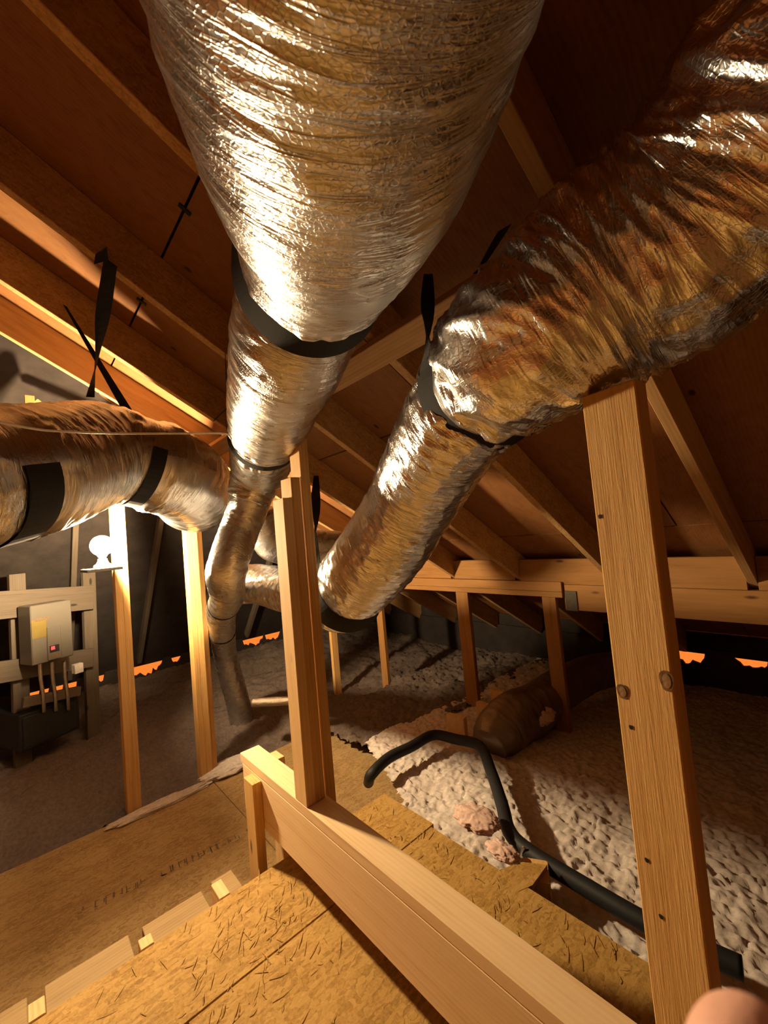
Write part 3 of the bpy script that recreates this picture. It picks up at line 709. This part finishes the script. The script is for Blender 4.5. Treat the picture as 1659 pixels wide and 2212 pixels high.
# faint illegible mill stamps on the lower floor
def stamps(path, n, hgt, seed):
    rr = random.Random(seed); vs_, fs = [], []
    a, b = V(path[0]), V(path[1]); d = (b-a); L = d.length; d.normalize(); s = V((-d.y, d.x, 0))
    t = 0
    while t < L:
        cw = rr.uniform(.012, .03)
        if rr.random() < .16: t += cw*1.5; continue
        for _ in range(rr.choice((2, 3, 3, 4))):
            x0, y0 = rr.random()*cw, rr.random()*hgt; vert = rr.random() < .6
            w_, h_ = (.005, hgt*rr.uniform(.4, 1)) if vert else (cw*.7, .006)
            y0 = min(y0, hgt-h_); c = a+d*(t+x0)+s*y0+V((0, 0, .0012))
            k = len(vs_); vs_ += [c, c+d*w_, c+d*w_+s*h_, c+s*h_]; fs.append((k, k+1, k+2, k+3))
        t += cw+.012
    o = mesh_obj('printed_stamp', vs_, fs, M_INK, floor); return o
stamps((on_z(165, 1985, Z0), on_z(560, 1795, Z0)), 60, .06, 5)

# ================================================================== WATER HEATER AND ITS FRAME (far left)
hd_ = V((cos(radians(22)), sin(radians(22)), 0)); hn_ = V((sin(radians(22)), -cos(radians(22)), 0))   # along the front, out of the front
HP = on_y(112, 1365, 4.0)
def hp(px, py, off=0.0): return on_plane(px, py, HP+hn_*off, hn_)
def panel(name, px0, py0, px1, py1, t, mat, parent, off=0.0, bev=.006):
    """upright plate on the heater front plane; its front at off"""
    a, b = hp(px0, (py0+py1)/2), hp(px1, (py0+py1)/2); cx = (px0+px1)/2
    top, bot = hp(cx, py0), hp(cx, py1); c = (a+b)/2; c.z = (top.z+bot.z)/2
    wdt = abs((b-a).dot(hd_)); hgt = top.z-bot.z
    return bm_obj(name, box_bm(wdt, t, hgt, bev), mat, frame(hd_, V((0, 0, 1)), c+hn_*(off-t/2)), parent)
wh = empty('water_heater', hp(112, 1430), 'beige wall hung water heater with yellow sticker and red readout at far left', 'water heater')
panel('body', 67, 1302, 157, 1428, .18, M_BEIGE, wh)
lab = panel('warning_label', 68, 1338, 100, 1378, .002, M_YEL, wh, .0022, .0); lab['label'] = 'yellow sticker'
panel('label_heading', 73, 1334, 107, 1341, .002, M_INK, wh, .0024, .0)
door = panel('control_cover', 101, 1352, 131, 1424, .012, M_BEIGE, wh, .0125, .004)
dp = panel('display', 105, 1393, 126, 1408, .003, M_BLACK, door, .0158, .001); 
panel('readout', 108, 1396, 116, 1403, .001, M_RED, dp, .0172, 0)
panel('caption', 106, 1414, 126, 1418, .001, M_INK, door, .0137, 0)
for px in (86, 112, 139):
    a = hp(px, 1428, -.08); tube('pipe', [a, a+V((0, 0, -.12)), a+V((.01, .0, -.26)), a+V((.01, .02, -.38))], .012, M_STEEL, wh)
wf = empty('heater_frame', hp(112, 1500), 'rough stud frame and boards carrying the water heater', 'frame')
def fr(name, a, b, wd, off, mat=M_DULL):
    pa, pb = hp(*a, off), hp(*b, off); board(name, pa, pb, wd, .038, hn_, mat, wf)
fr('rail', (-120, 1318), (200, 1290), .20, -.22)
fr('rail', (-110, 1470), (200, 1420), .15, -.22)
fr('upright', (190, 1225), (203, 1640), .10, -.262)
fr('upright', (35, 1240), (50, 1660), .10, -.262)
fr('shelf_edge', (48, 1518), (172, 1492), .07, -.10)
sw = panel('switch_box', 185, 1436, 204, 1457, .05, M_PORC, None, -.15, .003); tag(sw, 'small pale electrical box on the upright right of the water heater', 'electrical box')
un = empty('dark_unit', hp(125, 1610), 'black cabinet standing under the shelf below the water heater', 'cabinet')
panel('body', 60, 1528, 192, 1606, .40, M_BLACK, un, -.12)
panel('front_panel', 66, 1534, 186, 1600, .01, M_BLACK, un, -.109)

# ================================================================== HAND at the lens (a finger shows at the lower right corner)
def hand():
    tip = deep(1608, 2294, .066)
    d0 = (RT*.55 - UP*.62 - FW*.50).normalized()          # from the fingertip back toward the knuckle
    sidev = d0.cross(FW).normalized(); back = (RT*.3+FW*.4+UP*.5).normalized()
    back = (back-d0*back.dot(d0)-sidev*back.dot(sidev)).normalized()
    wrist = tip+d0*.172+sidev*-.028-back*.012
    chains = []
    bases = []
    for k, (L, curl) in enumerate(((.072, 0.0), (.080, .25), (.074, .34), (.058, .42))):
        base = tip+d0*(.082+.004*k)+sidev*(-.0205*k); bases.append(base)
        if k == 0: pts = [base, tip+d0*.047, tip+d0*.020, tip-d0*.008]
        else:
            cd = (-d0-back*curl*.6).normalized(); pts = [base]
            for q in range(3):
                cd = (cd-back*curl*.45).normalized(); pts.append(pts[-1]+cd*L*(.46, .32, .26)[q])
        sc_ = (1, 1.02, .98, .86)[k]
        chains.append([wrist.lerp(base, .55)] + pts); chains[-1] = list(zip(chains[-1], [.0125*sc_, .0128*sc_, .0118*sc_, .0114*sc_, .0108*sc_]))
    mid = (bases[0]+bases[3])/2
    th0 = wrist.lerp(bases[0], .3)+sidev*.012
    chains.append(list(zip([th0, th0+sidev*.026-d0*.012, th0+sidev*.036-d0*.040, th0+sidev*.034-d0*.066], [.017, .0155, .0125, .0115])))
    chains.append(list(zip([wrist.lerp(mid, .2), wrist+d0*.03, wrist+d0*.14-UP*.03, wrist+d0*.26-UP*.07], [.024, .026, .036, .042])))
    bm = bmesh.new()
    for ch in chains:
        me = bpy.data.meshes.new('finger_part'); me.from_pydata([tuple(p-wrist) for p, r in ch], [(a, a+1) for a in range(len(ch)-1)], [])
        tmp = bpy.data.objects.new('finger_part', me); col.objects.link(tmp); tmp.modifiers.new('skin', 'SKIN')
        for a, (p, r) in enumerate(ch): me.skin_vertices[0].data[a].radius = (r, r)
        me.skin_vertices[0].data[0].use_root = True
        sb = tmp.modifiers.new('sub', 'SUBSURF'); sb.levels = sb.render_levels = 2
        dg = bpy.context.evaluated_depsgraph_get(); m2 = bpy.data.meshes.new_from_object(tmp.evaluated_get(dg))
        bm.from_mesh(m2); bpy.data.objects.remove(tmp); bpy.data.meshes.remove(m2); bpy.data.meshes.remove(me)
    g = bmesh.ops.create_icosphere(bm, subdivisions=4, radius=1)      # the palm
    pc = wrist.lerp(mid, .56)-wrist; ax_ = (mid-wrist).normalized(); hl_ = (mid-wrist).length*.60
    sd = (sidev-ax_*sidev.dot(ax_)).normalized(); nn = ax_.cross(sd)
    sq = lambda t: math.copysign(abs(t)**.75, t)
    for v in g['verts']:
        c = v.co.copy(); v.co = pc + ax_*(sq(c.x)*hl_) + sd*(sq(c.y)*.042) + nn*(c.z*.0155)
    me = bpy.data.meshes.new('hand'); bm.to_mesh(me); bm.free()
    tmp = bpy.data.objects.new('hand_body', me); col.objects.link(tmp)
    rm = tmp.modifiers.new('remesh', 'REMESH'); rm.mode = 'VOXEL'; rm.voxel_size = .0018
    sm = tmp.modifiers.new('smooth', 'SMOOTH'); sm.factor = .5; sm.iterations = 8
    dg = bpy.context.evaluated_depsgraph_get(); m2 = bpy.data.meshes.new_from_object(tmp.evaluated_get(dg))
    bpy.data.objects.remove(tmp); bpy.data.meshes.remove(me); m2.materials.clear(); m2.materials.append(M_SKIN)
    m2.polygons.foreach_set('use_smooth', [True]*len(m2.polygons))
    o = bpy.data.objects.new('person_hand', m2); put(o, M.Translation(wrist))
    tag(o, 'bare hand with a fingertip reaching into the lower right corner', 'person')
hand()
